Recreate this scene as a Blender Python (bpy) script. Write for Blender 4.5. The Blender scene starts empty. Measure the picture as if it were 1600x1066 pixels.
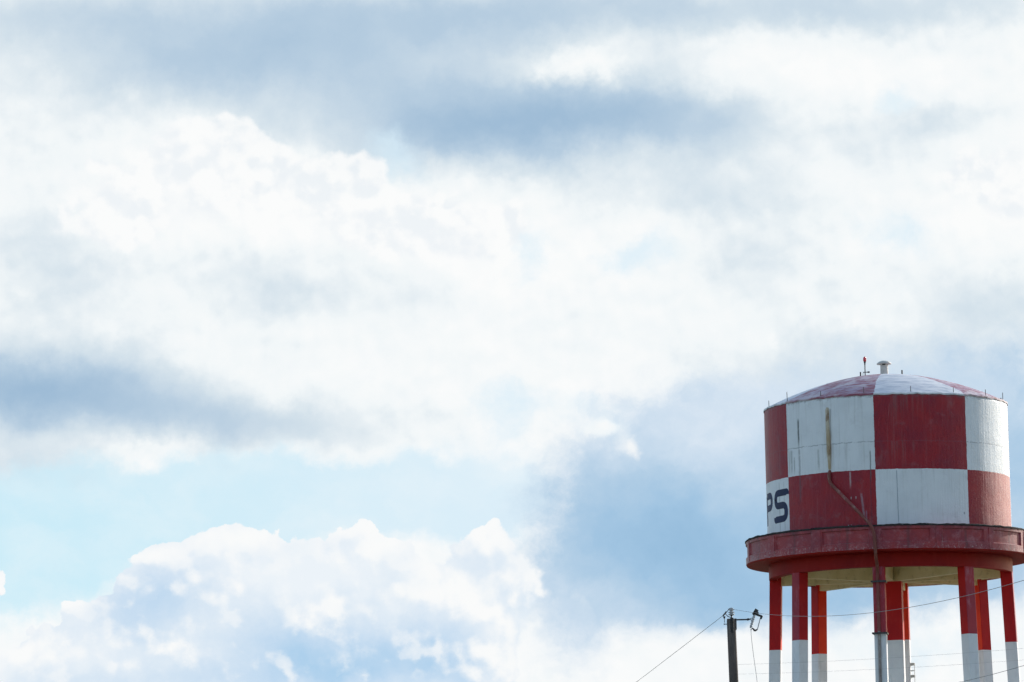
import bpy, bmesh, math, random
from mathutils import Vector, Matrix
R = math.radians
sc = bpy.context.scene
random.seed(7)

# ------------------------------------------------------------------ camera
PITCH, ROLL, FPX = 7.69, -1.257, 8000.0          # 180 mm tele lens, 1.7 m above the ground
EYE = Vector((0, 0, 1.7))
cp, sp, cr, sr = math.cos(R(PITCH)), math.sin(R(PITCH)), math.cos(R(ROLL)), math.sin(R(ROLL))
FWD = Vector((0, cp, sp)); R0 = Vector((1, 0, 0)); U0 = Vector((0, -sp, cp))
RGT = R0*cr + U0*sr; UPV = U0*cr - R0*sr
cd = bpy.data.cameras.new('camera'); cam = bpy.data.objects.new('camera', cd); sc.collection.objects.link(cam)
cd.sensor_width = 36; cd.lens = FPX/1600*36; cd.clip_end = 20000; cd.clip_start = .5
m = Matrix((RGT, UPV, -FWD)).transposed().to_4x4(); m.translation = EYE
cam.matrix_world = m
sc.camera = cam

def ray(px, py):                                  # direction through a photo pixel
    return (FWD*FPX + RGT*(px-800) + UPV*(533-py)).normalized()
def at(px, py, Y):                                # world point on that ray at depth Y
    d = ray(px, py); return EYE + d*(Y/d.y)
def sky_deg(px, py):
    d = ray(px, py); return math.degrees(math.atan2(d.x, d.y)), math.degrees(math.asin(d.z))

# ------------------------------------------------------------------ node helper
class NT:
    def __init__(s, nt): s.nt = nt; s.n = nt.nodes; s.l = nt.links
    def _in(s, node, i, v):
        if isinstance(v, bpy.types.NodeSocket): s.l.new(v, node.inputs[i])
        elif v is not None: node.inputs[i].default_value = v
    def m(s, op, a, b=None, c=None, clamp=False):
        n = s.n.new('ShaderNodeMath'); n.operation = op; n.use_clamp = clamp
        for i, v in enumerate((a, b, c)): s._in(n, i, v)
        return n.outputs[0]
    def vm(s, op, a, b=None, scale=None):
        n = s.n.new('ShaderNodeVectorMath'); n.operation = op
        s._in(n, 0, a)
        if b is not None: s._in(n, 1, b)
        if scale is not None: s._in(n, 3, scale)
        return n.outputs['Value'] if op in ('DOT_PRODUCT', 'LENGTH', 'DISTANCE') else n.outputs[0]
    def sep(s, v):
        n = s.n.new('ShaderNodeSeparateXYZ'); s._in(n, 0, v); return n.outputs
    def comb(s, x=0., y=0., z=0.):
        n = s.n.new('ShaderNodeCombineXYZ')
        for i, v in enumerate((x, y, z)): s._in(n, i, v)
        return n.outputs[0]
    def mapr(s, v, f0, f1, t0=0., t1=1., smooth=True):
        n = s.n.new('ShaderNodeMapRange'); n.interpolation_type = 'SMOOTHSTEP' if smooth else 'LINEAR'
        for i, q in enumerate((v, f0, f1, t0, t1)): s._in(n, i, q)
        return n.outputs[0]
    def noise(s, v, scale, detail=4., rough=.5, dist=0., color=False, lac=2.):
        n = s.n.new('ShaderNodeTexNoise'); s._in(n, 'Vector', v); n.inputs['Scale'].default_value = scale
        n.inputs['Detail'].default_value = detail; n.inputs['Roughness'].default_value = rough
        n.inputs['Distortion'].default_value = dist; n.inputs['Lacunarity'].default_value = lac
        return n.outputs['Color' if color else 'Fac']
    def voro(s, v, scale, smooth=.5, detail=0.):
        n = s.n.new('ShaderNodeTexVoronoi'); n.feature = 'SMOOTH_F1'; s._in(n, 'Vector', v)
        n.inputs['Scale'].default_value = scale; n.inputs['Smoothness'].default_value = smooth
        n.inputs['Detail'].default_value = detail
        return n.outputs['Distance']
    def mix(s, f, a, b, blend='MIX'):
        n = s.n.new('ShaderNodeMix'); n.data_type = 'RGBA'; n.blend_type = blend
        s._in(n, 0, f)
        for i, v in ((6, a), (7, b)):
            if isinstance(v, tuple) and len(v) == 3: v = (*v, 1)
            s._in(n, i, v)
        return n.outputs[2]
    def ramp(s, f, stops):
        n = s.n.new('ShaderNodeValToRGB'); e = n.color_ramp.elements
        while len(e) < len(stops): e.new(.5)
        for k, (p, c) in zip(e, stops): k.position = p; k.color = (*c, 1)
        s._in(n, 0, f); return n.outputs[0]
    def mapping(s, v, loc=(0, 0, 0), rot=(0, 0, 0), scale=(1, 1, 1), kind='POINT'):
        n = s.n.new('ShaderNodeMapping'); n.vector_type = kind; s._in(n, 0, v)
        n.inputs['Location'].default_value = loc; n.inputs['Rotation'].default_value = rot
        n.inputs['Scale'].default_value = scale; return n.outputs[0]
def lin(r, g, b):                                 # 8-bit display colour -> linear
    f = lambda c: (c/255/12.92) if c/255 <= .04045 else ((c/255+.055)/1.055)**2.4
    return (f(r), f(g), f(b))

# ------------------------------------------------------------------ sun and sky
SUN_AZ, SUN_EL = 45.6, 21.7                       # clockwise from +Y, degrees
sd = Vector((math.sin(R(SUN_AZ))*math.cos(R(SUN_EL)), math.cos(R(SUN_AZ))*math.cos(R(SUN_EL)), math.sin(R(SUN_EL))))
sl = bpy.data.lights.new('sun', 'SUN'); sun = bpy.data.objects.new('sun', sl); sc.collection.objects.link(sun)
sl.energy = 5.0; sl.angle = R(.5); sl.color = (1, .93, .84)
sun.rotation_euler = sd.to_track_quat('Z', 'Y').to_euler(); sun.location = (60, 60, 60)
sc.view_settings.view_transform = 'Standard'; sc.view_settings.look = 'None'
sc.view_settings.exposure = 0; sc.view_settings.gamma = 1
sc.render.film_transparent = False
sc.cycles.use_adaptive_sampling = True; sc.cycles.adaptive_threshold = .02; sc.cycles.adaptive_min_samples = 8; sc.cycles.max_bounces = 6

w = bpy.data.worlds.new('World'); sc.world = w; w.use_nodes = True
w.cycles.sampling_method = 'MANUAL'; w.cycles.sample_map_resolution = 512
T = NT(w.node_tree); w.node_tree.nodes.clear()
geo = T.n.new('ShaderNodeTexCoord').outputs['Generated']
gx, gy, gz = T.sep(geo)
AZ = T.m('MULTIPLY', T.m('ARCTAN2', gx, gy), 180/math.pi)
EL = T.m('MULTIPLY', T.m('ARCSINE', gz), 180/math.pi)
P0 = T.comb(AZ, EL, 0.)                           # degrees of azimuth and elevation
def warp(v, amp, scale, detail=5, rough=.6):
    n = T.vm('SUBTRACT', T.noise(v, scale, detail, rough, color=True), (.5, .5, .5))
    return T.vm('SCALE', n, scale=amp)
nzA = warp(P0, .60, .55); nzB = warp(P0, .50, 1.9, 6, .62)
PS = T.vm('ADD', P0, T.vm('ADD', nzA, nzB))       # loose warp for soft cloud
PC = T.vm('ADD', P0, T.vm('ADD', T.vm('SCALE', nzA, scale=.12), T.vm('SCALE', nzB, scale=.62)))   # tighter warp
DEG = 140.0
LAST = [None]
def field(vec, blobs, base):                      # sum of soft ellipses; z only chains the evaluation order
    acc = base; x_, y_, _ = T.sep(vec); cur = None
    for i, b in enumerate(blobs):
        if i % 8 == 0:
            cur = T.comb(x_, y_, LAST[0] if LAST[0] is not None else 0.)
        x, y, rx, ry, rot, amp = b
        a, e = sky_deg(x, y)
        q = T.mapping(cur, (a, e, 0), (0, 0, R(-rot)), (rx/DEG, ry/DEG, 1e9), 'TEXTURE')
        d = T.vm('DOT_PRODUCT', q, q)
        acc = T.m('MULTIPLY_ADD', T.m('POWER', .3679, d), amp, acc)
        if i % 8 == 7: LAST[0] = acc
    LAST[0] = acc
    return acc
def addn(f, n, amp): return T.m('MULTIPLY_ADD', T.m('SUBTRACT', n, .5), amp, f)
fb = T.noise(PC, 1.3, 8, .60)                     # cloud grain
fbs = T.noise(T.mapping(PS, scale=(.6, 1, 1)), 1.0, 7, .56)
fine = T.noise(PC, 3.2, 6, .62)
def billow(v):
    n = T.vm('ADD', v, warp(v, .35, 2.2, 5, .6))
    a1 = T.m('MULTIPLY', T.m('SUBTRACT', .42, T.voro(n, 1.6, .55, 2.)), .95)
    a2 = T.m('MULTIPLY_ADD', T.m('MULTIPLY', T.m('SUBTRACT', .42, T.voro(n, 5.2, .3)), T.mapr(fbs, .35, .65)), .55, a1)
    return addn(a2, T.noise(v, 6.5, 6, .62), .34)
LD = (.07, .13, 0.)                               # towards the sun, degrees
BL = billow(P0); BL2 = billow(T.vm('ADD', P0, LD)); blit = T.m('SUBTRACT', BL, BL2)
# --- shade of the high cloud deck: 0 white, 1 blue-grey underside
shade_blobs = [
 (400, 88, 330, 76, -6, .82), (640, 155, 250, 66, -10, .50), (130, 20, 330, 62, -6, .46), (820, 200, 200, 66, -2, .85), (640, 230, 140, 50, -15, .32),
 (1060, 195, 190, 62, 8, .66), (1090, 15, 300, 45, 0, .42), (1450, 10, 260, 50, 0, .36), (720, 10, 300, 50, 0, .40),
 (890, 108, 100, 24, 5, -.48), (820, 55, 140, 45, 0, .16), (1330, 120, 200, 55, 8, -.06), (1480, 185, 130, 34, 0, .20), (1040, 110, 70, 40, 0, .16),
 (420, 440, 180, 62, 0, .34), (80, 430, 130, 75, 15, .28), (650, 475, 80, 50, 0, .22), (50, 300, 120, 120, 0, .18),
 (0, 605, 210, 74, 2, .95), (230, 630, 190, 66, 2, .45), (430, 660, 170, 46, 4, .46), (40, 728, 150, 34, 0, .34),
 (225, 705, 95, 24, -5, -.25), (250, 290, 220, 90, 0, -.10), (620, 330, 240, 110, 0, -.12),
 (1090, 300, 220, 40, 4, .28), (1180, 400, 110, 85, 10, .26), (1420, 210, 110, 50, 0, .18), (1560, 350, 110, 80, 0, -.16),
 (1560, 460, 150, 80, 10, .40), (1250, 610, 190, 75, 15, .42), (1450, 570, 170, 70, 10, .35),
]
S = addn(addn(addn(field(PS, shade_blobs, .10), fbs, .38), fb, .24), fine, .09)
S = T.m('MULTIPLY_ADD', T.m('MULTIPLY', blit, T.mapr(S, .75, .25)), -.20, S)
deck = T.ramp(T.m('MULTIPLY', S, .58), [(0., lin(251, 252, 252)), (.13, lin(242, 247, 249)), (.30, lin(214, 227, 236)), (.50, lin(183, 205, 224)), (.70, lin(159, 188, 214)), (1., lin(142, 174, 206))])
# --- gaps of clear pale sky between the clouds
gap_blobs = [
 (40, 805, 340, 72, 0, 1.0), (300, 775, 260, 58, -4, .9), (560, 780, 240, 54, -4, .85), (0, 880, 190, 90, 0, .9), (790, 655, 50, 46, 0, .5), (750, 780, 120, 66, 10, .75),
 (610, 245, 60, 44, 20, .55), (1000, 390, 80, 36, 0, .50), (830, 395, 40, 60, 0, .50), (1400, 365, 120, 46, 10, .46), (1390, 155, 40, 26, 0, .5), (920, 655, 120, 34, 15, .4), (900, 880, 60, 40, 0, .3),
 (1480, 1000, 220, 60, 0, .4),
]
G = addn(addn(field(PS, gap_blobs, 0.), fb, .75), fine, .35)
gap = T.m('MULTIPLY', T.mapr(G, .16, .70), T.mapr(fbs, .72, .35, .62, .97))
elr = T.mapr(EL, 4.0, 8.5)
clear = T.mix(elr, lin(200, 236, 249), lin(206, 234, 247))
clear = T.mix(T.mapr(AZ, -5.5, .5), clear, lin(219, 238, 249))
col = T.mix(gap, deck, clear)
# --- heaped tops standing out against the deck
up_blobs = [
 (170, 320, 110, 70, 0, .8), (300, 240, 110, 75, 0, 1.), (390, 235, 62, 55, 0, .9), (480, 300, 115, 70, 0, 1.), (562, 285, 58, 60, 0, .9), (690, 350, 110, 58, 0, .9), (785, 360, 70, 52, 0, .8), (600, 390, 150, 60, 0, .6), (250, 360, 150, 50, 0, .6), (140, 255, 30, 14, 10, .6),
 (60, 380, 60, 40, 30, .4), (1550, 262, 80, 52, 0, .72), (1490, 285, 64, 40, 10, .52), (1605, 300, 60, 70, 0, .6), (1540, 330, 90, 40, 0, .3), (1062, 385, 46, 50, 0, .55), (1405, 455, 56, 22, 28, .75), (1330, 500, 60, 24, 25, .7), (1240, 530, 80, 26, 15, .7), (930, 108, 70, 24, 4, .5), (1590, 380, 40, 40, 0, .4),
]
U = T.m('MULTIPLY_ADD', BL, .62, field(PC, up_blobs, 0.))
ucol = T.mix(T.mapr(addn(blit, fine, .35), -.30, .16), lin(238, 243, 247), lin(251, 252, 252))
col = T.mix(T.m('MULTIPLY', T.mapr(U, .36, .66), .88), col, ucol)
# --- blue cloud bank low on the right
bank_blobs = [
 (1010, 800, 180, 115, 0, .85), (1080, 705, 190, 85, 12, .55), (1180, 640, 160, 60, 15, .42), (1120, 850, 200, 90, 0, .5), (1010, 925, 190, 50, 0, .5), (1150, 955, 190, 34, 0, .35),
 (1150, 740, 150, 90, 0, .35), (1240, 800, 170, 110, 0, .35), (1320, 720, 170, 150, 0, .6), (1450, 620, 170, 90, 8, .42), (1600, 700, 130, 170, 0, .7), (1560, 860, 160, 90, 0, .45), (1350, 915, 230, 60, 0, .55), (930, 905, 120, 80, 0, .3), (880, 1020, 80, 80, 0, .35),
 (985, 700, 22, 34, -30, -.50), (938, 670, 24, 9, 0, -.6), (1110, 775, 50, 18, 0, -.2),
]
B = addn(addn(field(PC, bank_blobs, 0.), fb, .90), fine, .34)
bank_cov = T.mapr(B, .14, .80)
bank_s = addn(addn(field(PS, [(1010, 815, 200, 90, 0, .72), (1120, 880, 200, 66, 0, .42), (1150, 945, 210, 32, 0, .35), (1600, 730, 120, 170, 0, .50), (1330, 915, 230, 60, 0, .45), (1260, 770, 170, 110, 0, .22)], .22), fbs, .55), fb, .60)
bank_col = T.ramp(T.m('MULTIPLY', addn(bank_s, fine, .30), .72), [(0., lin(226, 236, 246)), (.22, lin(206, 223, 239)), (.47, lin(180, 207, 230)), (.72, lin(161, 196, 225)), (1., lin(146, 185, 217))])
col = T.mix(bank_cov, col, bank_col)
# white cloud under the bank
L = addn(addn(T.m('MULTIPLY_ADD', BL, .5, field(PC, [(1120, 1050, 170, 40, 0, .58), (1330, 1005, 130, 30, 0, .62), (1480, 985, 120, 28, 0, .5), (1390, 1050, 50, 30, 30, .3), (1590, 1000, 60, 40, 0, .45), (925, 958, 44, 30, 30, .46)], 0.)), fb, .80), fine, .5)
col = T.mix(T.m('MULTIPLY', T.mapr(L, .12, 1.05), .68), col, lin(246, 249, 250))
PF = T.m('MULTIPLY_ADD', BL, .45, field(PC, [(988, 700, 22, 28, -35, .9), (940, 669, 19, 9, 0, .9), (925, 950, 40, 26, 35, .55), (1105, 772, 26, 10, 0, .4), (905, 915, 30, 20, 0, .3), (1345, 1040, 40, 20, 30, .4)], 0.))
col = T.mix(T.m('MULTIPLY', T.mapr(PF, .30, .80), .88), col, lin(249, 250, 250))
# --- cumulus, lower left: crisp outline, white billows over a blue interior
cum_blobs = [
 (430, 1035, 270, 72, 0, .8), (340, 965, 150, 60, 0, .4), (768, 832, 36, 36, 0, .55),
 (-10, 1085, 150, 72, 0, 1.1), (120, 1068, 140, 82, 0, 1.0), (220, 985, 120, 100, -10, 1.1), (250, 900, 62, 48, 0, .9), (330, 875, 80, 52, 0, .9), (348, 848, 46, 34, 0, .6), (430, 870, 80, 50, 0, 1.), (520, 865, 70, 42, 0, .9), (590, 862, 52, 52, 0, 1.05),
 (450, 980, 220, 110, 0, 1.2), (655, 935, 80, 46, 0, .8), (758, 860, 52, 62, 0, 1.05), (805, 900, 50, 50, 0, .6), (700, 990, 120, 110, 0, 1.1), (620, 1060, 200, 60, 0, .8), (832, 905, 40, 36, 0, .55), (770, 1010, 52, 60, 0, .5),
 (205, 870, 22, 14, 0, .4), (110, 945, 34, 20, 0, .7), (-5, 912, 26, 34, 0, 1.2),
]
C = T.m('ADD', field(PC, cum_blobs, 0.), BL)
soft = T.mapr(AZ, sky_deg(770, 950)[0], sky_deg(880, 950)[0])
cov = T.mapr(C, T.m('MULTIPLY_ADD', soft, -.22, .50), T.m('MULTIPLY_ADD', soft, .30, .61))
C2 = T.m('ADD', field(T.vm('ADD', PC, LD), cum_blobs, 0.), BL2)
lit = T.m('MAXIMUM', T.m('MINIMUM', T.m('SUBTRACT', C, C2), .32), -.32)
white_blobs = [
 (245, 875, 60, 18, -8, .55), (345, 842, 62, 22, 0, .6), (362, 908, 34, 36, -40, .7), (430, 832, 60, 16, 0, .45), (520, 832, 60, 16, 0, .45), (592, 832, 46, 28, 0, .7), (560, 876, 50, 18, -25, .4), (490, 965, 40, 24, -15, .75), (530, 935, 40, 14, 30, .3), (300, 905, 30, 12, -30, .3),
 (764, 832, 52, 36, 0, .8), (690, 900, 60, 34, 30, .5), (630, 930, 60, 36, 20, .40), (730, 960, 70, 60, 0, .55), (785, 1010, 36, 70, 0, .6), (825, 900, 50, 34, 0, .5),
 (130, 1015, 120, 20, -2, .7), (20, 1018, 70, 20, 0, .6), (290, 1012, 42, 30, 35, .7), (110, 942, 34, 12, 0, .7), (205, 866, 24, 10, 0, .4), (-5, 912, 30, 36, 0, .8), (740, 1060, 40, 30, 0, .3),
]
WB = T.m('ADD', T.m('MULTIPLY', field(PC, white_blobs, 0.), .84), T.m('MULTIPLY_ADD', blit, .45, T.m('MULTIPLY', lit, 1.1)))
wf = T.mapr(addn(addn(WB, fine, .45), fb, .5), .02, 1.05)
inner = T.ramp(addn(addn(field(PS, [(240, 935, 90, 50, -15, .5), (560, 1030, 160, 50, 0, .8), (430, 1000, 90, 50, 0, .35), (250, 1060, 190, 22, 0, .3), (480, 900, 70, 30, 0, -.1), (690, 1060, 60, 40, 0, .35), (470, 890, 160, 55, 0, -.16)], .14), fb, .6), fine, .3),
        [(0., lin(236, 243, 249)), (.35, lin(215, 230, 244)), (.7, lin(194, 218, 240)), (1., lin(174, 208, 236))])
cum = T.mix(wf, inner, lin(250, 251, 251))
col = T.mix(cov, col, cum)
# --- the rest of the vault: physical sky seen through broken cloud
sky = T.n.new('ShaderNodeTexSky'); sky.sky_type = 'NISHITA'; sky.sun_disc = False
sky.sun_elevation = R(SUN_EL); sky.sun_rotation = R(SUN_AZ); sky.air_density = 1.0; sky.dust_density = .8; sky.ozone_density = 1.5
bgS = T.n.new('ShaderNodeBackground'); T.l.new(sky.outputs[0], bgS.inputs[0]); bgS.inputs[1].default_value = .15
bgC = T.n.new('ShaderNodeBackground'); T.l.new(col, bgC.inputs[0]); bgC.inputs[1].default_value = 1.0
# the great cloud field fills the sun-side sky; away from it scattered cloud over the open sky
dy = T.vm('DOT_PRODUCT', geo, tuple(ray(800, 533)))
far_n = T.noise(geo, 2.2, 5, .55)
bgF = T.n.new('ShaderNodeBackground'); T.l.new(T.ramp(far_n, [(.45, lin(150, 194, 240)), (.62, lin(222, 238, 253))]), bgF.inputs[0]); bgF.inputs[1].default_value = 1.65
far_cl = T.m('MULTIPLY', T.mapr(far_n, .48, .64), T.mapr(dy, -.4, .7, .42, 1.))
def mixsh(f, a, b):
    n = T.n.new('ShaderNodeMixShader'); T.l.new(f, n.inputs[0]); T.l.new(a.outputs[0], n.inputs[1]); T.l.new(b.outputs[0], n.inputs[2]); return n
mx = mixsh(T.mapr(dy, .950, .975), mixsh(far_cl, bgS, bgF), bgC)
wo = T.n.new('ShaderNodeOutputWorld'); T.l.new(mx.outputs[0], wo.inputs[0])

# ------------------------------------------------------------------ object helpers
def obj(name, verts, faces, mats, parent=None, fm=None, smooth=False):
    me = bpy.data.meshes.new(name); me.from_pydata([tuple(v) for v in verts], [], faces)
    for mt in (mats if isinstance(mats, (list, tuple)) else [mats]): me.materials.append(mt)
    if fm: me.polygons.foreach_set('material_index', fm)
    if smooth: me.polygons.foreach_set('use_smooth', [True]*len(me.polygons))
    me.update()
    o = bpy.data.objects.new(name, me); sc.collection.objects.link(o)
    if parent: o.parent = parent
    return o
def tag(o, label, cat, group=None, kind=None):
    if label: o['label'] = label
    if cat: o['category'] = cat
    if group: o['group'] = group
    if kind: o['kind'] = kind
    return o
class MB:
    def __init__(s): s.v = []; s.f = []; s.fm = []; s.sm = []
    def add(s, verts, faces, mi=0, smooth=False):
        k = len(s.v); s.v += [Vector(v) for v in verts]
        for f in faces: s.f.append([i+k for i in f]); s.fm.append(mi); s.sm.append(smooth)
    def box(s, c, d, rot=None, mi=0):
        pts = [Vector((x*d[0]/2, y*d[1]/2, z*d[2]/2)) for x in (-1, 1) for y in (-1, 1) for z in (-1, 1)]
        if rot: pts = [rot @ p for p in pts]
        s.add([p+Vector(c) for p in pts], [(0,1,3,2),(4,6,7,5),(0,4,5,1),(2,3,7,6),(0,2,6,4),(1,5,7,3)], mi)
    def lathe(s, prof, seg=96, mi=0, origin=(0, 0, 0), axis=None, smooth=True, a0=0, a1=360, sharp=True):
        q = Vector((0, 0, 1)).rotation_difference(Vector(axis).normalized()) if axis else None
        O = Vector(origin); n = seg if a1-a0 >= 360 else seg+1
        def rg(r, z):
            out = []
            for i in range(n):
                t = R(a0+(a1-a0)*i/seg); p = Vector((r*math.sin(t), -r*math.cos(t), z))
                out.append((q @ p if q else p)+O)
            return out
        groups = [(prof[i], prof[i+1]) for i in range(len(prof)-1)] if sharp else None
        def quads(k, rows):
            fs = []
            for j in range(rows-1):
                for i in range(seg):
                    b = (i+1) % n
                    fs.append((j*n+i, j*n+b, (j+1)*n+b, (j+1)*n+i))
            return fs
        if sharp:
            for a, b in groups: s.add(rg(*a)+rg(*b), quads(0, 2), mi, smooth)
        else:
            vs = []
            for p in prof: vs += rg(*p)
            s.add(vs, quads(0, len(prof)), mi, smooth)
    def tube(s, pts, r, seg=12, mi=0, cap=True):
        pts = [Vector(p) for p in pts]; rs = r if isinstance(r, (list, tuple)) else [r]*len(pts)
        vs = []; up = None
        for i, p in enumerate(pts):
            d = (pts[min(i+1, len(pts)-1)]-pts[max(i-1, 0)]).normalized()
            if up is None: up = d.orthogonal().normalized()
            up = (up-d*up.dot(d)).normalized(); sd_ = d.cross(up)
            for k in range(seg):
                t = 2*math.pi*k/seg; vs.append(p+(up*math.cos(t)+sd_*math.sin(t))*rs[i])
        fs = [(j*seg+k, j*seg+(k+1) % seg, (j+1)*seg+(k+1) % seg, (j+1)*seg+k) for j in range(len(pts)-1) for k in range(seg)]
        s.add(vs, fs, mi, True)
        if cap:
            n = len(vs); s.add(vs[:seg][::-1], [tuple(range(seg))], mi); s.add(vs[-seg:], [tuple(range(seg))], mi)
    def build(s, name, mats, parent=None):
        o = obj(name, s.v, s.f, mats, parent, s.fm)
        o.data.polygons.foreach_set('use_smooth', s.sm); o.data.update(); return o
def cyl(th, r, z):                                # tower-local cylinder coordinates, 0 deg faces the camera
    t = R(th); return Vector((r*math.sin(t), -r*math.cos(t), z))

# ------------------------------------------------------------------ materials
def mat(name, rough=.6, spec=.5):
    mt = bpy.data.materials.new(name); mt.use_nodes = True; t = NT(mt.node_tree)
    bsdf = mt.node_tree.nodes['Principled BSDF']; bsdf.inputs['Roughness'].default_value = rough
    bsdf.inputs['Specular IOR Level'].default_value = spec
    pos = t.n.new('ShaderNodeTexCoord').outputs['Object']
    return mt, t, bsdf, pos
def setc(t, bsdf, c): t.l.new(c, bsdf.inputs['Base Color'])
def bump(t, bsdf, h, strength=.3, dist=.02):
    b = t.n.new('ShaderNodeBump'); b.inputs['Strength'].default_value = strength; b.inputs['Distance'].default_value = dist
    t.l.new(h, b.inputs['Height']); t.l.new(b.outputs[0], bsdf.inputs['Normal'])

WHITE = (.80, .85, .89); RED = (.355, .011, .020); FRESH = (.31, .008, .006)

def tank_paint():
    mt, t, bs, pos = mat('tank_paint', .5, .35)
    x, y, z = t.sep(pos)
    th = t.m('MULTIPLY', t.m('ARCTAN2', x, t.m('MULTIPLY', y, -1.)), 180/math.pi)
    cy = t.comb(t.m('MULTIPLY', th, .0873), 0., z)             # metres round the wall, height
    wob = t.m('SUBTRACT', t.noise(cy, 2.2, 3, .5), .5)
    wob2 = t.m('SUBTRACT', t.noise(cy, 9., 3, .6), .5)
    thw = t.m('MULTIPLY_ADD', wob2, .45, t.m('MULTIPLY_ADD', wob, .55, th))
    zw = t.m('MULTIPLY_ADD', wob2, .035, t.m('MULTIPLY_ADD', wob, .06, z))
    cnt = t.m('GREATER_THAN', zw, 23.785)
    for b in (-139, -97, -53.5, -5.5, 40.0, 86, 131, 176): cnt = t.m('ADD', cnt, t.m('GREATER_THAN', thw, float(b)))
    par = t.m('MODULO', cnt, 2.)                                # 1 red, 0 white (upper panel facing the lens is red)
    stre = t.noise(t.mapping(cy, scale=(9, 1, .35)), 1., 5, .6)  # rain streaks
    blot = t.noise(cy, .9, 6, .6); fine = t.noise(cy, 14, 4, .6)
    wcol = t.mix(t.mapr(blot, .35, .7), WHITE, (.73, .78, .82))
    wcol = t.mix(t.m('MULTIPLY', t.mapr(stre, .50, .78), .34), wcol, (.34, .36, .34))
    wcol = t.mix(t.m('MULTIPLY', t.mapr(fine, .6, .75), .18), wcol, (.30, .31, .30))
    rcol = t.mix(t.mapr(blot, .3, .72), RED, (.26, .011, .030))
    rcol = t.mix(t.m('MULTIPLY', t.mapr(stre, .50, .76), .30), rcol, (.36, .11, .12))
    rcol = t.mix(t.m('MULTIPLY', t.mapr(t.noise(cy, 1.6, 5, .6), .55, .75), .3), rcol, (.13, .02, .05))
    # pale pink streaks painted into the red stand in for sunlight on this side
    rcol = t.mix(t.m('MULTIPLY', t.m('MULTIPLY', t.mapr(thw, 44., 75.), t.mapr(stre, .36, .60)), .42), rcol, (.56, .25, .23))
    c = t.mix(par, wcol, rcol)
    # broad runs of dirt hanging from the roof edge and from the joint, and cloudy damp stains
    run = t.mapr(t.noise(t.mapping(cy, scale=(3.2, 1, .10)), 1., 4, .6, .3), .54, .72)
    hang = t.m('MAXIMUM', t.mapr(z, 24.9, 26.8), t.m('MULTIPLY', t.mapr(z, 23.4, 24.9), t.m('LESS_THAN', z, 24.92)))
    c = t.mix(t.m('MULTIPLY', t.m('MULTIPLY', run, hang), .30), c, (.22, .22, .21))
    c = t.mix(t.m('MULTIPLY', t.mapr(t.noise(cy, 1.3, 7, .7, .4), .54, .74), .22), c, (.30, .28, .30))
    nzth = t.m('SUBTRACT', t.noise(t.comb(0., 0., z), 3.5, 4, .6), .5)
    brk = t.noise(cy, 6, 4, .6)
    def streak(c, th0, wdt, z0, z1, s, colr, wander=.6, slant=0., soft=.12, broken=True):
        cen = t.m('MULTIPLY_ADD', nzth, wander, t.m('MULTIPLY_ADD', z, slant, th0-slant*(z0+z1)/2))
        a = t.m('ABSOLUTE', t.m('SUBTRACT', th, cen))
        ma = t.mapr(a, wdt, wdt*.35)
        mz = t.m('MULTIPLY', t.mapr(z, z0, z0+soft*3), t.mapr(z, z1, z1-soft))
        f = t.m('MULTIPLY', t.m('MULTIPLY', ma, mz), s*.85)
        if broken: f = t.m('MULTIPLY', f, t.mapr(brk, .25, .45, .35, 1.))
        return t.mix(f, c, colr)
    dk = (.035, .05, .055); gr = (.22, .25, .24)
    c = streak(c, -45.2, .75, 24.75, 26.15, .95, dk, .5, soft=.2)
    c = streak(c, -45.0, .9, 22.6, 24.9, .5, (.10, .10, .12), 1.2)
    c = streak(c, -50.6, 1.1, 23.8, 24.9, .55, gr, .6); c = streak(c, -48.6, .6, 23.75, 24.6, .6, gr, .6)
    c = streak(c, -52.3, .5, 23.78, 24.9, .5, (.35, .31, .22), .3)
    c = streak(c, -33.5, .8, 23.8, 24.8, .45, gr, .9); c = streak(c, -7.7, .42, 23.2, 24.6, .8, (.09, .11, .12), .5)
    c = streak(c, -7.9, .35, 21.4, 23.6, .45, (.08, .03, .06), .5); c = streak(c, 4.3, .28, 21.45, 23.78, .75, (.12, .18, .25), .4, slant=-.1, broken=False)
    c = streak(c, 3.6, .2, 23.8, 26.0, .3, (.36, .17, .18), .5); c = streak(c, 8.5, .2, 23.8, 25.0, .3, (.36, .17, .18), .5); c = streak(c, 1.5, .3, 25.7, 26.5, .35, (.36, .17, .18), .5, slant=1.)
    c = streak(c, -27.2, 1.25, 23.75, 25.6, .8, (.30, .17, .08), .5, soft=.4); c = streak(c, -27.2, .8, 23.76, 25.0, .9, (.13, .07, .035), .25, soft=.3); c = streak(c, -26.4, .35, 25.0, 26.4, .6, (.10, .11, .10), .3); c = streak(c, -28.8, .45, 24.3, 26.1, .55, (.30, .24, .12), .2)
    c = streak(c, -17.5, .55, 23.0, 23.8, .8, (.55, .45, .46), 1.2); c = streak(c, -15.0, .35, 22.6, 22.75, .9, (.6, .55, .55), 0., soft=.03, broken=False)
    c = streak(c, -17.3, .35, 22.6, 22.74, .9, (.6, .55, .55), 0., soft=.03, broken=False)
    c = streak(c, -11.8, .75, 21.7, 22.9, .55, (.42, .36, .42), .9, slant=-1.2); c = streak(c, -10.3, .5, 21.5, 22.2, .45, (.38, .33, .44), .6)
    for th0 in (-36.5, -19., -17.6, -8.5): c = streak(c, th0, .3, 21.45, 21.62, .9, (.6, .55, .56), 0., soft=.03, broken=False)
    c = streak(c, 37.4, .55, 21.93, 22.08, .8, (.12, .16, .20), 0., soft=.03, broken=False)
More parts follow.
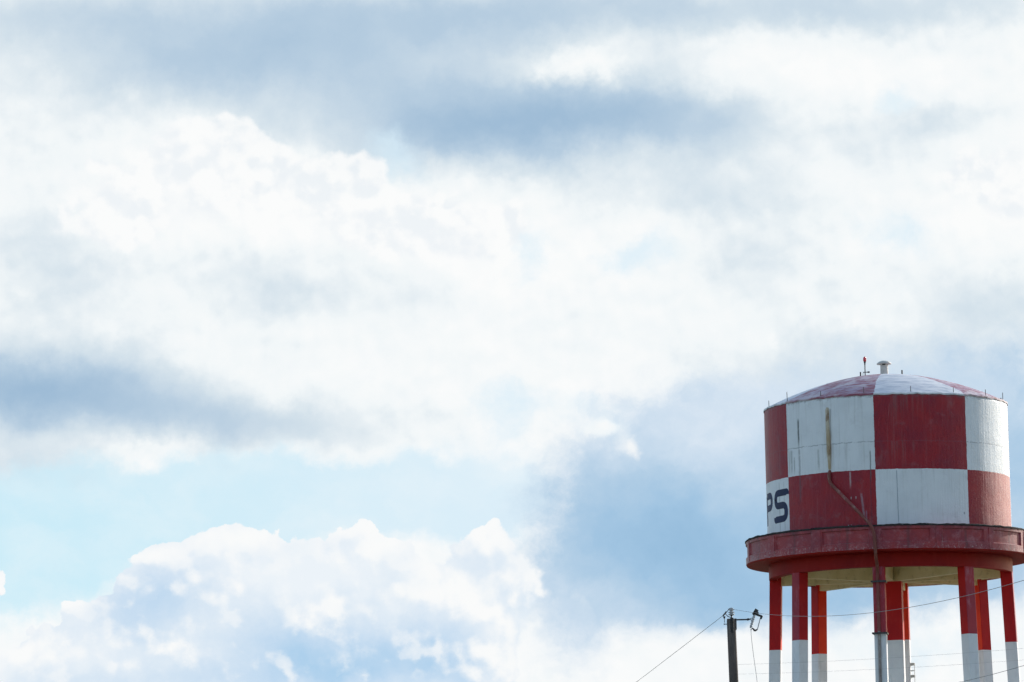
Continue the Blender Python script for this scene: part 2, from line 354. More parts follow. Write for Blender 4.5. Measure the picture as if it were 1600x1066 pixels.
    c = streak(c, -62.0, .6, 21.4, 23.7, .45, gr, .6, broken=False); c = streak(c, -57.5, .5, 21.4, 23.7, .35, gr, .5); c = streak(c, -61, .7, 23.8, 25.6, .35, (.34, .17, .17), .5)
    # construction-joint crack at half height of the upper band
    cw = t.m('SUBTRACT', t.noise(t.comb(t.m('MULTIPLY', th, .0873), 0., 0.), 2.6, 6, .65), .5)
    dzc = t.m('ABSOLUTE', t.m('SUBTRACT', z, t.m('MULTIPLY_ADD', cw, .16, 24.92)))
    ck = t.m('MULTIPLY', t.mapr(dzc, .028, .010), t.mapr(brk, .36, .5))
    ck = t.m('MULTIPLY', ck, t.m('MULTIPLY_ADD', t.m('SUBTRACT', 1., par), .36, .16))
    c = t.mix(ck, c, (.12, .15, .18))
    # grime under the roof edge and above the walkway
    gz_ = t.m('MULTIPLY', t.mapr(t.m('MULTIPLY_ADD', t.m('SUBTRACT', brk, .5), .5, z), 26.68, 26.86), .55)
    c = t.mix(gz_, c, (.13, .13, .14))
    gb = t.m('MULTIPLY', t.mapr(t.m('MULTIPLY_ADD', t.m('SUBTRACT', brk, .5), .5, z), 21.75, 21.3), t.m('MULTIPLY_ADD', par, .5, .05))
    c = t.mix(gb, c, (.085, .02, .05))
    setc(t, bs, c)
    bump(t, bs, t.m('ADD', t.m('MULTIPLY', t.m('MULTIPLY', t.noise(t.mapping(cy, scale=(4.3, 1, .16)), 1., 6, .66, .6), t.mapr(blot, .3, .7, .4, 1.)), 1.5), t.m('MULTIPLY', fine, .35)), .5, .04)
    bs.inputs['Sheen Weight'].default_value = .15; bs.inputs['Sheen Roughness'].default_value = .45
    return mt

def roof_paint():
    mt, t, bs, pos = mat('roof_paint', .55, .5)
    x, y, z = t.sep(pos)
    th = t.m('MULTIPLY', t.m('ARCTAN2', x, t.m('MULTIPLY', y, -1.)), 180/math.pi)
    n1 = t.noise(pos, 1.1, 7, .65); n2 = t.noise(t.mapping(pos, scale=(1, 3.2, 5)), 1.3, 6, .65)
    thw = t.m('MULTIPLY_ADD', t.m('SUBTRACT', n1, .5), 5., th)
    cnt = 0.
    for b in (-139, -97, -53.5, -5.5, 40.0, 86, 131, 176): cnt = t.m('ADD', cnt, t.m('GREATER_THAN', thw, float(b)))
    par = t.m('MODULO', cnt, 2.)
    wc = t.mix(t.mapr(n2, .40, .66), (.74, .76, .79), (.46, .51, .58))
    wc = t.mix(t.m('MULTIPLY', t.mapr(n1, .52, .7), .5), wc, (.30, .35, .40))
    rc = t.mix(t.mapr(n2, .42, .62), (.27, .065, .10), (.42, .32, .42))
    rc = t.mix(t.m('MULTIPLY', t.mapr(n1, .47, .62), .75), rc, (.58, .54, .58))
    setc(t, bs, t.mix(par, wc, rc)); bump(t, bs, n2, .4, .03)
    return mt

def weathered(name, base, dark, pale, pale_amt=.5, rough=.6, vert=1., bst=.4, spec=.4):
    mt, t, bs, pos = mat(name, rough, spec)
    n1 = t.noise(pos, .9, 6, .6); n2 = t.noise(t.mapping(pos, scale=(1, 1, vert)), 4., 7, .68); n3 = t.noise(pos, 13., 5, .6)
    c = t.mix(t.mapr(n1, .35, .68), base, dark)
    c = t.mix(t.m('MULTIPLY', t.mapr(n2, .52, .70), pale_amt), c, pale)
    c = t.mix(t.m('MULTIPLY', t.mapr(n3, .56, .72), pale_amt*.6), c, dark)
    setc(t, bs, c); bump(t, bs, n2, bst, .02)
    return mt

M_TANK = tank_paint(); M_ROOF = roof_paint()
def parapet_paint():
    mt, t, bs, pos = mat('faded_red_paint', .5, .5)
    x, y, z = t.sep(pos)
    th = t.m('MULTIPLY', t.m('ARCTAN2', x, t.m('MULTIPLY', y, -1.)), 180/math.pi)
    cy = t.comb(t.m('MULTIPLY', th, .103), 0., z)
    n1 = t.noise(cy, 1.1, 5, .6); n2 = t.noise(cy, 3.0, 9, .74, .3); n3 = t.noise(cy, 11., 6, .7); ns = t.noise(t.mapping(cy, scale=(5, 1, .5)), 1., 6, .65)
    c = t.mix(t.mapr(n1, .35, .68), (.34, .026, .036), (.23, .020, .042))
    c = t.mix(t.m('MULTIPLY', t.mapr(n2, .46, .72), .55), c, (.50, .22, .25))          # chalked paint
    low = t.m('MULTIPLY_ADD', t.mapr(z, 20.95, 20.5), .10, t.mapr(th, -20., -70., 0., .05))
    c = t.mix(t.m('MULTIPLY', t.mapr(t.m('ADD', n3, low), .60, .76), .75), c, (.52, .36, .37))   # flakes, most along the foot
    c = t.mix(t.m('MULTIPLY', t.mapr(ns, .52, .74), .5), c, (.12, .018, .035))
    joint = t.m('ABSOLUTE', t.m('SUBTRACT', t.m('FRACT', t.m('DIVIDE', t.m('ADD', th, 184.7-.0), 24.)), .5))
    c = t.mix(t.m('MULTIPLY', t.mapr(t.m('ADD', joint, t.m('MULTIPLY', n3, .06)), .49, .53), .6), c, (.13, .03, .04))   # dirt beside the strips
    c = t.mix(t.m('MULTIPLY', t.mapr(t.m('MULTIPLY_ADD', ns, .5, z), 21.50, 21.72), .55), c, (.09, .02, .03))            # runs from the coping
    setc(t, bs, c); bs.inputs['Sheen Weight'].default_value = .25; bs.inputs['Sheen Roughness'].default_value = .4
    bump(t, bs, t.m('ADD', n2, t.m('MULTIPLY', n3, .4)), .45, .025); return mt
M_PAR = parapet_paint()
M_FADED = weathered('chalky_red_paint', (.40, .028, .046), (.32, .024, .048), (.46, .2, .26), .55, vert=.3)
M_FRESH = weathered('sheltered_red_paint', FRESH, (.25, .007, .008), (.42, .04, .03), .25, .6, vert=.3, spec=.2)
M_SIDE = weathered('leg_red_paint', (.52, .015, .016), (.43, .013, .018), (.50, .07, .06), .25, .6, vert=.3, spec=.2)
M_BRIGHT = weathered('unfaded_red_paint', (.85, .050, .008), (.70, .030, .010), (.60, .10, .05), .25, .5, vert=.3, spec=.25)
M_WHITE = weathered('leg_white_paint', (.80, .83, .86), (.71, .74, .78), (.48, .50, .52), .35, vert=.25)
M_CREAM = weathered('cream_limewash', (.78, .70, .47), (.68, .60, .36), (.36, .32, .18), .55)
M_GRIME = weathered('mossy_coping', (.045, .035, .035), (.025, .022, .025), (.12, .08, .07), .5, .9)
M_PIPEW = weathered('rusty_white_paint', (.58, .53, .42), (.40, .29, .15), (.17, .085, .04), .85, vert=.4)
M_PIPER = weathered('rusty_red_paint', (.25, .060, .055), (.17, .055, .04), (.38, .25, .22), .8, vert=.4)
M_STEEL = weathered('dark_steel', (.05, .05, .055), (.035, .035, .04), (.11, .09, .08), .5, .5)
M_VENT = weathered('vent_paint', (.62, .60, .56), (.52, .50, .45), (.36, .30, .24), .5)
M_INK = weathered('navy_letter_paint', (.008, .024, .095), (.006, .017, .065), (.05, .08, .16), .3, .6, vert=.3)
M_HOOP = weathered('hoop_white_paint', (.60, .60, .58), (.5, .5, .47), (.36, .33, .28), .4)
M_WOOD = weathered('weathered_pole_wood', (.13, .11, .10), (.065, .057, .057), (.24, .21, .19), .6, .9, vert=.12, bst=.9)
M_PORC = weathered('grey_porcelain', (.50, .53, .56), (.42, .45, .50), (.3, .32, .35), .3, .25)
M_GALV = weathered('galvanised_steel', (.30, .32, .34), (.22, .24, .26), (.4, .4, .4), .4, .45)
M_WIRE = weathered('wire_metal', (.19, .20, .22), (.15, .16, .18), (.24, .25, .26), .3, .5)
M_WIREL = weathered('bare_wire_metal', (.34, .36, .38), (.28, .30, .33), (.4, .4, .4), .3, .4)
mt, t, bs, pos = mat('red_lamp_glass', .15, .5)
setc(t, bs, t.mix(t.mapr(t.noise(pos, 12, 3), .3, .7), (.75, .05, .07), (.6, .03, .05))); M_LAMP = mt
bs.inputs['Coat Weight'].default_value = .5

# ------------------------------------------------------------------ ground
mt, t, bs, pos = mat('dry_grass_ground', .95, .2)
n1 = t.noise(pos, .03, 8, .6); n2 = t.noise(pos, .9, 6, .65)
setc(t, bs, t.mix(t.mapr(n2, .35, .7), t.mix(t.mapr(n1, .4, .62), (.15, .145, .09), (.21, .19, .14)), (.09, .10, .06))); bump(t, bs, n2, .6, .1)
N = 64; gv = [(0, 150, 0)]; gf = []
for k, r_ in enumerate((40, 120, 300, 800, 2500, 8000)):
    for i in range(N): gv.append((r_*math.sin(2*math.pi*i/N), 150+r_*math.cos(2*math.pi*i/N), 0))
for i in range(N): gf.append((0, 1+(i+1) % N, 1+i))
for k in range(5):
    for i in range(N): gf.append((1+k*N+i, 1+k*N+(i+1) % N, 1+(k+1)*N+(i+1) % N, 1+(k+1)*N+i))
g = obj('ground', gv, gf, mt); tag(g, None, None, kind='structure')

# ------------------------------------------------------------------ water tower
TX, TY = 15.317, 209.406
TA = -math.atan2(TX, TY)
tw = bpy.data.objects.new('water_tower', None); sc.collection.objects.link(tw)
tw.location = (TX, TY, 0); tw.rotation_euler = (0, 0, TA)
tag(tw, 'red and white checkered concrete water tower with domed roof on tall red and white legs', 'water tower')
ZR, ZB, ZP, ZS, ZBB = 26.84, 23.785, 21.465, 20.44, 19.87      # rim, band, parapet top, soffit, beam bottom
# wall
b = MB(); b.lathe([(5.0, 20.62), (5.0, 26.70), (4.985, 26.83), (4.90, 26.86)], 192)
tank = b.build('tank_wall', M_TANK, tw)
# roof: shallow dome with a ragged lip
prof = []
for i in range(25):
    u = 1-i/24; prof.append((max(u*5.02, .001), 26.86+1.36*(1-u**1.8)))
b = MB(); b.lathe([(4.93, 26.80), (5.02, 26.80), (5.02, 26.86)], 192)
b.lathe(prof, 192, sharp=False)
roof = b.build('roof', M_ROOF, tw)
for i, v in enumerate(roof.data.vertices):
    r_ = math.hypot(v.co.x, v.co.y)
    if r_ > 4.9:
        a_ = math.atan2(v.co.y, v.co.x)
        v.co.z += .012*math.sin(a_*37)+.010*math.sin(a_*91+1.3)+.006*math.sin(a_*61+.4)
def zroof(r): return 26.86+1.36*(1-(r/5.02)**1.8)
# lettering, curved to the wall
def arc_path(pts, rad, n=7):
    out = []; P_ = [Vector(p).to_2d() for p in pts]
    for i, p in enumerate(P_):
        if i in (0, len(P_)-1): out.append(p); continue
        d0 = (P_[i-1]-p); d1 = (P_[i+1]-p); r_ = min(rad, d0.length*.5, d1.length*.5)
        a_, c_ = p+d0.normalized()*r_, p+d1.normalized()*r_
        for k in range(n+1):
            q = k/n; out.append(a_*(1-q)**2+p*2*q*(1-q)+c_*q*q)
    return out
def dense(pts, step=.04):
    out = [pts[0]]
    for p, q in zip(pts, pts[1:]):
        n = max(1, int((q-p).length/step))
        for k in range(1, n+1): out.append(p.lerp(q, k/n))
    return out
def stroke(mb, pts, wd, r0, rad=.3):
    ps = dense(arc_path([(p[0], p[1], 0) for p in pts], rad)); L_ = []; R_ = []
    for i, p in enumerate(ps):
        d = (ps[min(i+1, len(ps)-1)]-ps[max(i-1, 0)]).normalized(); nn = Vector((-d.y, d.x))
        L_.append(p+nn*wd/2); R_.append(p-nn*wd/2)
    vs = [cyl(math.degrees(q.x/5.0), r0, q.y) for q in L_+R_]; n = len(ps)
    mb.add(vs, [(i, i+1, n+i+1, n+i) for i in range(n-1)], 0, True)
SD = R(1)*5
def letter_s(): 
    mb = MB(); x0, x1 = -67.6*SD, -54.7*SD; zt, zb = 23.33, 22.03; h = .115
    # slight droop of the hand-painted letter to the left is only the wall curving away
    stroke(mb, [(x1-.02, zt-.22), (x1-.02, zt-h), (x0+h, zt-h), (x0+h, (zt+zb)/2+.02), (x1-h, (zt+zb)/2+.02), (x1-h, zb+h), (x0+.04, zb+h), (x0+.04, zb+.22)], .275, 5.004, .27)
    return mb
def letter_p():
    mb = MB(); x0, x1 = -83.6*SD, -70.6*SD; zt, zb = 23.33, 22.03; h = .115
    stroke(mb, [(x0+h, zb), (x0+h, zt-h)], .29, 5.004)
    stroke(mb, [(x0+h+.05, zt-h), (x1-h, zt-h), (x1-h, 22.72), (x0+h+.05, 22.72)], .27, 5.0055, .3)
    return mb
letter_s().build('letter', M_INK, tank); letter_p().build('letter', M_INK, tank)
# rim rods
for i in range(16):
    th = -76.2+22.1*i
    if th > 275: break
    b = MB(); h_ = (.30, .42, .26, .30, .28, .26, .30, .36)[i % 8]
    p = cyl(th, 4.90, 26.80); b.tube([p, p+Vector((0, 0, h_+.06))+Vector((random.uniform(-.015, .015), 0, 0))], .014, 6)
    b.build('rim_rod', M_STEEL, roof)
b = MB(); p = cyl(72.2, 4.95, 26.8); b.tube([p, p+Vector((0, 0, .14))], .022, 6); b.build('rim_rod', M_STEEL, roof)
# roof posts, vent, beacon
for x_, y_, h_ in ((-.98, .35, .28), (.73, .3, .27)):
    b = MB(); z0 = zroof(math.hypot(x_, y_)); b.tube([(x_, y_, z0-.05), (x_, y_, z0+h_)], .03, 8); b.build('roof_post', M_STEEL, roof)
b = MB(); b.lathe([(.20, 28.14), (.165, 28.24), (.155, 28.62)], 32)
for k in range(4):
    a_ = 40+90*k; pp = cyl(a_, .15, 28.66)
    b.box(pp, (.10, .03, .09), Matrix.Rotation(R(a_), 3, 'Z'))
vent = b.build('roof_vent', M_VENT, roof)
b = MB(); b.lathe([(.13, 28.60), (.13, 28.72)], 24, mi=0); b.build('vent_opening', M_STEEL, vent)
b = MB(); b.lathe([(.145, 28.68), (.29, 28.66), (.305, 28.675), (.30, 28.70), (.22, 28.77), (.12, 28.805), (.001, 28.82)], 40, sharp=False); b.build('vent_cap', M_VENT, vent)
bx, by = -.79, .3; bz = zroof(math.hypot(bx, by))
b = MB(); b.tube([(bx, by, bz-.06), (bx, by, bz+.66)], .022, 10); b.tube([(bx-.09, by, bz+.235), (bx+.17, by, bz+.235)], .016, 8)
b.tube([(bx+.10, by, bz+.235), (bx+.19, by, bz+.235)], .035, 10); b.tube([(bx-.08, by, bz+.235), (bx-.10, by, bz+.05), (bx-.07, by, bz-.03)], .010, 6)
b.tube([(bx, by, bz+.54), (bx, by, bz+.60), (bx, by, bz+.68)], [.028, .03, .055], 12)
bea = b.build('beacon_mast', M_STEEL, roof)
b = MB(); b.lathe([(.05, bz+.675), (.066, bz+.72), (.070, bz+.78), (.060, bz+.84), (.035, bz+.875), (.001, bz+.89)], 20, sharp=False, origin=(bx, by, 0)); b.build('beacon_lamp', M_LAMP, bea)
# walkway with panelled parapet
b = MB()
RP = 5.91
b.lathe([(5.03, 20.66), (5.74, 20.66), (5.74, ZP-.06), (RP, ZP-.06)], 180, 0)
prof_s = [(5.905, 20.50), (5.885, 20.455), (5.84, ZS), (4.95, ZS)]
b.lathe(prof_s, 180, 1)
NB = 15; off = -4.7
def pquad(th0, th1, z0, z1, r, n=1, mi=0):
    vs = []; 
    for i in range(n+1):
        th = th0+(th1-th0)*i/n; vs += [cyl(th, r, z0), cyl(th, r, z1)]
    b.add(vs, [(2*i, 2*i+2, 2*i+3, 2*i+1) for i in range(n)], mi, True)
rd = RP-.065
for k in range(NB):
    c0 = off+24*k
    a0, a1, e0, e1 = c0-1.9, c0+22.1, c0+1.55, c0+20.6
    zl, zh, z0, z1 = 20.76, 21.30, 20.50, ZP-.06
    pquad(a0, e0, z0, z1, RP, 3); pquad(e1, a1, z0, z1, RP, 2); pquad(e0, e1, z0, zl, RP, 10); pquad(e0, e1, zh, z1, RP, 10)
    pquad(e0+.35, e1-.35, zl+.03, zh-.03, rd, 10)
    ring_o = [(e0, zl), (e1, zl), (e1, zh), (e0, zh)]; ring_i = [(e0+.35, zl+.03), (e1-.35, zl+.03), (e1-.35, zh-.03), (e0+.35, zh-.03)]
    for j in range(4):
        n = 10 if j % 2 == 0 else 1
        for q in range(n):
            A = [ring_o[j][s_]+(ring_o[(j+1) % 4][s_]-ring_o[j][s_])*q/n for s_ in (0, 1)]; B_ = [ring_o[j][s_]+(ring_o[(j+1) % 4][s_]-ring_o[j][s_])*(q+1)/n for s_ in (0, 1)]
            C_ = [ring_i[j][s_]+(ring_i[(j+1) % 4][s_]-ring_i[j][s_])*q/n for s_ in (0, 1)]; D_ = [ring_i[j][s_]+(ring_i[(j+1) % 4][s_]-ring_i[j][s_])*(q+1)/n for s_ in (0, 1)]
            b.add([cyl(A[0], RP, A[1]), cyl(B_[0], RP, B_[1]), cyl(D_[0], rd, D_[1]), cyl(C_[0], rd, C_[1])], [(0, 1, 2, 3)], 0)
    # pilaster strip, slightly proud
    vs = []
    for th, r_ in ((c0-1.1, RP-.01), (c0-1.05, RP+.022), (c0+1.05, RP+.022), (c0+1.1, RP-.01)): vs += [cyl(th, r_, 20.53), cyl(th, r_, 21.37)]
    b.add(vs, [(0, 2, 3, 1), (2, 4, 5, 3), (4, 6, 7, 5), (1, 3, 5, 7), (0, 6, 4, 2)], 0)
walk = b.build('walkway', [M_PAR, M_FRESH], tw)
b = MB(); b.lathe([(RP-.02, ZP-.05), (RP+.024, ZP-.05), (RP+.026, ZP-.006), (RP-.01, ZP+.02), (5.70, ZP+.02), (5.70, ZP-.07)], 360)
cop = b.build('coping', M_GRIME, walk)
for v in cop.data.vertices:
    a_ = math.atan2(v.co.y, v.co.x)
    if v.co.z > ZP-.03: v.co.z += .010*math.sin(a_*23+math.sin(a_*9)*2)+.008*math.sin(a_*61+math.sin(a_*17)*3)+random.uniform(-.006, .006)
    elif math.hypot(v.co.x, v.co.y) > 5.9: v.co.z += .010*math.sin(a_*71+1)+.010*math.sin(a_*133)
# ring beam, slab, radial beams
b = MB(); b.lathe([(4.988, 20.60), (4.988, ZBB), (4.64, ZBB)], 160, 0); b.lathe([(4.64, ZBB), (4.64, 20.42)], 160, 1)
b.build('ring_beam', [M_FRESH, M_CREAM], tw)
b = MB(); b.lathe([(4.66, 20.41), (2.4, 20.36), (.001, 20.36)], 96, 0); b.build('floor_slab', M_CREAM, tw)
LEG_A = [-5.6+45*k for k in range(8)]
for k, th in enumerate(LEG_A):
    b = MB(); rot = Matrix.Rotation(R(th), 3, 'Z')
    vs = []
    for r_, zlo in ((.30, 19.66), (4.60, 19.66)):
        for x_ in (-.15, .15):
            for z_ in (zlo, 20.39): vs.append(rot @ Vector((x_, -r_, z_)))
    b.add(vs, [(0,1,3,2),(4,6,7,5),(0,4,5,1),(2,3,7,6),(0,2,6,4),(1,5,7,3)])
    b.build('radial_beam', M_CREAM, tw)
# legs: square posts battered outward, painted red over white
PAINT = {0: 17.20, 1: 17.16, 2: 17.02, 3: 16.98, 4: 17.62, 5: 17.05, 6: 17.02, 7: 17.14}
legs = []
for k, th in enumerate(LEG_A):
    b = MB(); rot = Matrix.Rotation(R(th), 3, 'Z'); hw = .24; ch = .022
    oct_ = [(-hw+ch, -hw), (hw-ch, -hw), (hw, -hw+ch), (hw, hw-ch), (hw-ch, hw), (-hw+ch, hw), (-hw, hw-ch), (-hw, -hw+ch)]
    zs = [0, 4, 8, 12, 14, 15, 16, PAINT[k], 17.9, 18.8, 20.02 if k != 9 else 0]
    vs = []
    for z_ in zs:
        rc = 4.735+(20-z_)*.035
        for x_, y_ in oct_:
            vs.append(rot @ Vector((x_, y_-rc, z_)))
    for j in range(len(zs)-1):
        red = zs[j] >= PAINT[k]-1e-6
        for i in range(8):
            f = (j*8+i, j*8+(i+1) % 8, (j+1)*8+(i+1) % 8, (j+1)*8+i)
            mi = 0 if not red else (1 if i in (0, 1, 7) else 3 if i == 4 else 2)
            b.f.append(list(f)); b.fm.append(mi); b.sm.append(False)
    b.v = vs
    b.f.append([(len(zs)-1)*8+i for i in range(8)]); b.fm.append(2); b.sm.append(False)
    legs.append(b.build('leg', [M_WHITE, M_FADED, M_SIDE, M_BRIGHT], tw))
# central shaft
b = MB(); rot = Matrix.Rotation(R(-5.6), 3, 'Z'); hw = .36; ox = .09
pts = [(-hw+.02, -hw), (hw-.02, -hw), (hw, -hw+.02), (hw, hw-.02), (hw-.02, hw), (-hw+.02, hw), (-hw, hw-.02), (-hw, -hw+.02)]
zs = [0, 8, 14, 17.25, 19.67]
b.v = [rot @ Vector((x_+ox, y_, z_)) for z_ in zs for x_, y_ in pts]
for j in range(4):
    for i in range(8): b.f.append([j*8+i, j*8+(i+1) % 8, (j+1)*8+(i+1) % 8, (j+1)*8+i]); b.fm.append(1 if j == 3 else 0); b.sm.append(False)
b.f.append([32+i for i in range(8)]); b.fm.append(1); b.sm.append(False)
b.build('central_shaft', [M_WHITE, M_SIDE], tw)
# hoops of the ladder cage on the far leg
b = MB(); rot = Matrix.Rotation(R(174.4), 3, 'Z')
def Lg(x_, y_, z_): return rot @ Vector((x_, -(4.735+(20-z_)*.035)+y_, z_))
def hoop(q): return -.24-.17*math.sin(R(q)), .20-.40*(q/180)
for z_ in (16.60, 16.33, 16.10, 15.6, 15.1, 14.5, 13.9, 13.3, 12.7):
    pts = [Lg(-.20, .20, z_)]+[Lg(*hoop(q), z_) for q in range(0, 181, 15)]+[Lg(-.20, -.20, z_)]
    for dz_ in ((-.035, 0, .035) if z_ in (16.60, 16.10) else (0,)): b.tube([p+Vector((0, 0, dz_)) for p in pts], .017, 6)
b.tube([Lg(*hoop(120), z_) for z_ in (16.62, 2.5)], .012, 6)
b.build('ladder_cage', M_HOOP, legs[4])
# overflow pipe: down the wall, across the checker, over the parapet, down the front leg
b = MB()
b.tube([cyl(-27.9, 5.00, 26.40), cyl(-27.85, 5.03, 26.30), cyl(-27.75, 5.035, 25.6), cyl(-27.6, 5.035, 24.6), cyl(-27.5, 5.02, 23.9)], [.05, .075, .075, .07, .055], 14)
b.build('overflow_inlet', M_PIPEW, tank)
lo = []
P1, P2 = cyl(-26.9, 5.10, 23.33), cyl(-7.6, 6.02, 21.55)
lo += [cyl(-27.5, 5.0, 23.82), cyl(-27.5, 5.09, 23.74), cyl(-27.4, 5.10, 23.5), P1]
for q in (.04, .3, .6, .9, 1.): lo.append(P1.lerp(P2, q))
lo += [cyl(-6.6, 6.04, 21.38), cyl(-5.9, 6.04, 21.2), cyl(-5.6, 6.03, 20.9), cyl(-5.55, 6.02, 20.45), cyl(-5.6, 5.9, 20.2), cyl(-5.7, 5.25, 19.92), cyl(-5.9, 5.08, 19.6)]
for z_ in (19, 18, 17.2, 16, 15, 14, 10, 5, .3): lo.append(cyl(-6.0, 5.02+(20-z_)*.035+.005, z_))
def smooth_path(p, it=2):
    for _ in range(it):
        o = [p[0]]
        for a_, c_ in zip(p, p[1:]): o += [a_*.75+c_*.25, a_*.25+c_*.75]
        p = o+[p[-1]]
    return p
up = [i for i, p in enumerate(lo) if p.z >= 17.15]; 
path = smooth_path(lo, 2)
pa = [p for p in path if p.z > 17.22]; pb = [p for p in path if p.z <= 17.22]
b = MB(); b.tube(pa, .066, 14, 0); b.tube([pa[-1]]+pb, .060, 14, 1)
for f_ in (cyl(-27.4, 5.10, 23.5), P1.lerp(P2, .5), cyl(-5.55, 6.02, 20.5)): pass
pipe = b.build('overflow_pipe', [M_PIPER, weathered('stained_pipe', (.30, .27, .26), (.13, .10, .09), (.52, .53, .53), .7, vert=.3)], tw)
for z_ in (19.27, 17.19):
    b = MB(); rc = 4.735+(20-z_)*.035; rot = Matrix.Rotation(R(-5.6), 3, 'Z')
    for x_, y_, dx, dy in ((0, -hw*0-.24-.15, .62, .05), (-.265, -.0-.06, .05, .62), (.265, -.06, .05, .62)):
        b.box(rot @ Vector((x_, y_-rc, z_)), (dx, dy, .07), rot)
    b.build('pipe_strap', M_STEEL, pipe)

# ------------------------------------------------------------------ utility pole
PY = 134.0
S_ = PY/FPX*1.0
top = at(1142.3, 967, PY)
pole = bpy.data.objects.new('utility_pole', None); sc.collection.objects.link(pole)
foot = at(1146.4, 1060, PY); d_ = (top-foot).normalized(); base = top-d_*(top.z/d_.z)
pole.location = base
tag(pole, 'dark weathered wooden utility pole with post insulator and tilted fuse cutout', 'utility pole')
def pp(px, py, dy=0.): return at(px, py, PY+dy)-base
b = MB()
n = 15; pts = [base.lerp(top, q)-base for q in [i/n for i in range(n)]+[.995, 1.]]
b.tube(pts, [.165-.05*i/n for i in range(n)]+[.1165, .108], 20)
b.build('post', M_WOOD, pole)
b = MB()                                           # ridge pin channel and bolts on the face of the pole
for px in (1141.4, 1145.3): b.tube([pp(px, 966, -.125), pp(px+.9, 988, -.13)], .012, 6)
b.box(pp(1143.8, 977, -.118), (.07, .015, .40)); b.tube([pp(1143.2, 968, -.12), pp(1143, 961, -.02)], .022, 8)
for y_ in (972, 984): b.tube([pp(1143.8, y_, -.13), pp(1143.8, y_, -.16)], .016, 6)
b.tube([pp(1131.2, 975.4), pp(1136.2, 975.4)], .010, 6); b.tube([pp(1131.0, 975.4), pp(1132.0, 975.4)], .022, 8)
b.build('pin_bracket', M_STEEL, pole)
b = MB(); o_ = pp(1143.0, 962.5); ax = pp(1142.6, 950)-pp(1143.0, 962.5)
b.lathe([(.03, 0), (.045, .015), (.085, .03), (.085, .045), (.045, .06), (.045, .075), (.085, .085), (.085, .10), (.045, .115), (.04, .14), (.075, .15), (.078, .165), (.045, .18), (.05, .20), (.035, .215), (.001, .218)], 20, origin=o_, axis=ax)
b.build('post_insulator', M_PORC, pole)
b = MB()
b.tube([pp(1139.4, 951), pp(1136.2, 955.5), pp(1133, 958.8)], .010, 6); b.tube([pp(1130, 962), pp(1133.3, 958.2), pp(1135.0, 955.8)], .020, 8); b.tube([pp(1133.5, 959), pp(1136.4, 962.4), pp(1137.2, 963.4), pp(1141.5, 964.8)], .011, 6)
b.tube([pp(1131.6, 963.3), pp(1131.9, 966.6)], [.034, .018], 10); b.tube([pp(1131.8, 966), pp(1132.2, 973)], .008, 6); b.tube([pp(1129.2, 963), pp(1131, 961)], .016, 6)
b.build('dead_end_clamp', M_STEEL, pole)
b = MB()
b.box(pp(1149.9, 975.2), (.035, .06, .29)); b.tube([pp(1148.6, 968.2), pp(1150.2, 968.4)], .022, 8); b.tube([pp(1150, 968.6), pp(1167, 968.2)], .020, 8)
b.tube([pp(1167, 968.4), pp(1170.3, 967.6)], .030, 8); b.tube([pp(1170, 967.8), pp(1176, 969.4)], .012, 6); b.tube([pp(1170, 967.4), pp(1176.5, 965.3)], .009, 6); b.tube([pp(1147, 983.6), pp(1150.4, 984.4)], .018, 8)
b.build('bracket_arm', M_STEEL, pole)
b = MB(); o_ = pp(1172.6, 981.6); e_ = pp(1180.6, 955); L0 = (e_-o_).length
pr = [(.020, 0)]
for k in range(6):
    q = .03+(L0-.08)*k/6; pr += [(.026, q), (.038, q+.02), (.038, q+.03), (.027, q+.045)]
pr += [(.026, L0)]
b.lathe(pr, 16, origin=o_, axis=e_-o_, sharp=False); cut = b.build('fuse_cutout', M_PORC, pole)
b = MB(); q3 = Matrix.Rotation(R(17), 3, 'Y')
b.box(pp(1180.6, 956), (.10, .08, .14), Matrix.Rotation(R(32), 3, 'Y')); b.box(pp(1178.2, 958.6), (.09, .08, .06), Matrix.Rotation(R(-40), 3, 'Y')); b.box(pp(1182.6, 957), (.07, .07, .10), Matrix.Rotation(R(-30), 3, 'Y'))
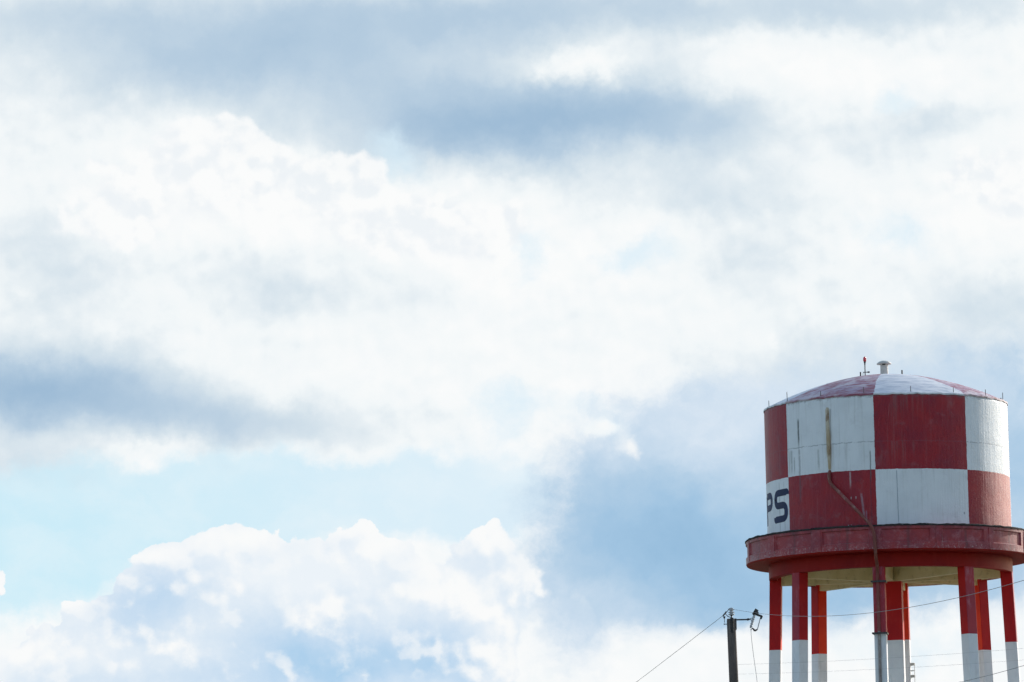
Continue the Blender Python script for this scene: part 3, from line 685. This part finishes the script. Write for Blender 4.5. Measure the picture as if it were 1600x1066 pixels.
b.tube([pp(1181.2, 959.6), pp(1186, 961.8), pp(1191.0, 963.2)], [.034, .030, .026], 10); b.box(pp(1189.2, 965.6), (.055, .06, .06), Matrix.Rotation(R(20), 3, 'Y')); b.tube([pp(1190.6, 962.6), pp(1191.4, 964.6)], .02, 8)
b.build('cutout_head', M_STEEL, cut)
b = MB(); b.tube([pp(1188.0, 966.5), pp(1185.8, 974.5), pp(1183.4, 984.3)], .012, 8); b.build('fuse_tube', M_GALV, cut)
b = MB()
b.tube([pp(1174.6, 981.4), pp(1177.2, 983), pp(1179.6, 986)], [.016, .022, .030], 8); b.tube([pp(1179.4, 986), pp(1182.8, 983.8)], .022, 8); b.tube([pp(1173.0, 983.6), pp(1174.2, 984.6)], .018, 8)
b.build('cutout_hinge', M_STEEL, cut)
b = MB(); b.tube(smooth_path([pp(1173.4, 984.5), pp(1174.0, 996), pp(1176.2, 1015), pp(1179.6, 1040), pp(1183.6, 1068), pp(1186, 1100), pp(1180, 1180, -.05), pp(1160, 1260, -.1)]), .0065, 6); b.build('drop_wire', M_WIREL, pole)

# ------------------------------------------------------------------ overhead wires
def wire(A, B, sag, r, material, label, n=48):
    b = MB(); pts = []
    for i in range(n+1):
        q = i/n; p = A.lerp(B, q)-A; p.z -= 4*sag*q*(1-q); pts.append(p)
    b.tube(pts, r, 6); o = b.build('power_line', material); o.location = A
    tag(o, label, 'power line', 'overhead wires round the tower'); return o
wire(at(1131, 961, PY), at(700, 1283, 300), .1, .0066, M_WIRE, 'dark wire running down to the left from the wooden utility pole')
wire(at(1140, 951, PY), at(1900, 797.4, 70), .69, .0050, M_WIRE, 'dark wire sagging from the pole top across the red tower legs')
wire(at(1150.5, 1038.5, PY), at(1900, 984, 110), .12, .0023, M_WIREL, 'faint thin wire crossing the white tower legs just below the red paint')
wire(at(1151, 1053.5, PY), at(1900, 1004, 110), .12, .0021, M_WIREL, 'faintest thin wire low across the white parts of the tower legs')
wire(at(1380, 1085.3, 100), at(1800, 967.4, 75), .18, .0044, M_WIRE, 'dark wire rising to the right across the lowest white legs at the corner')
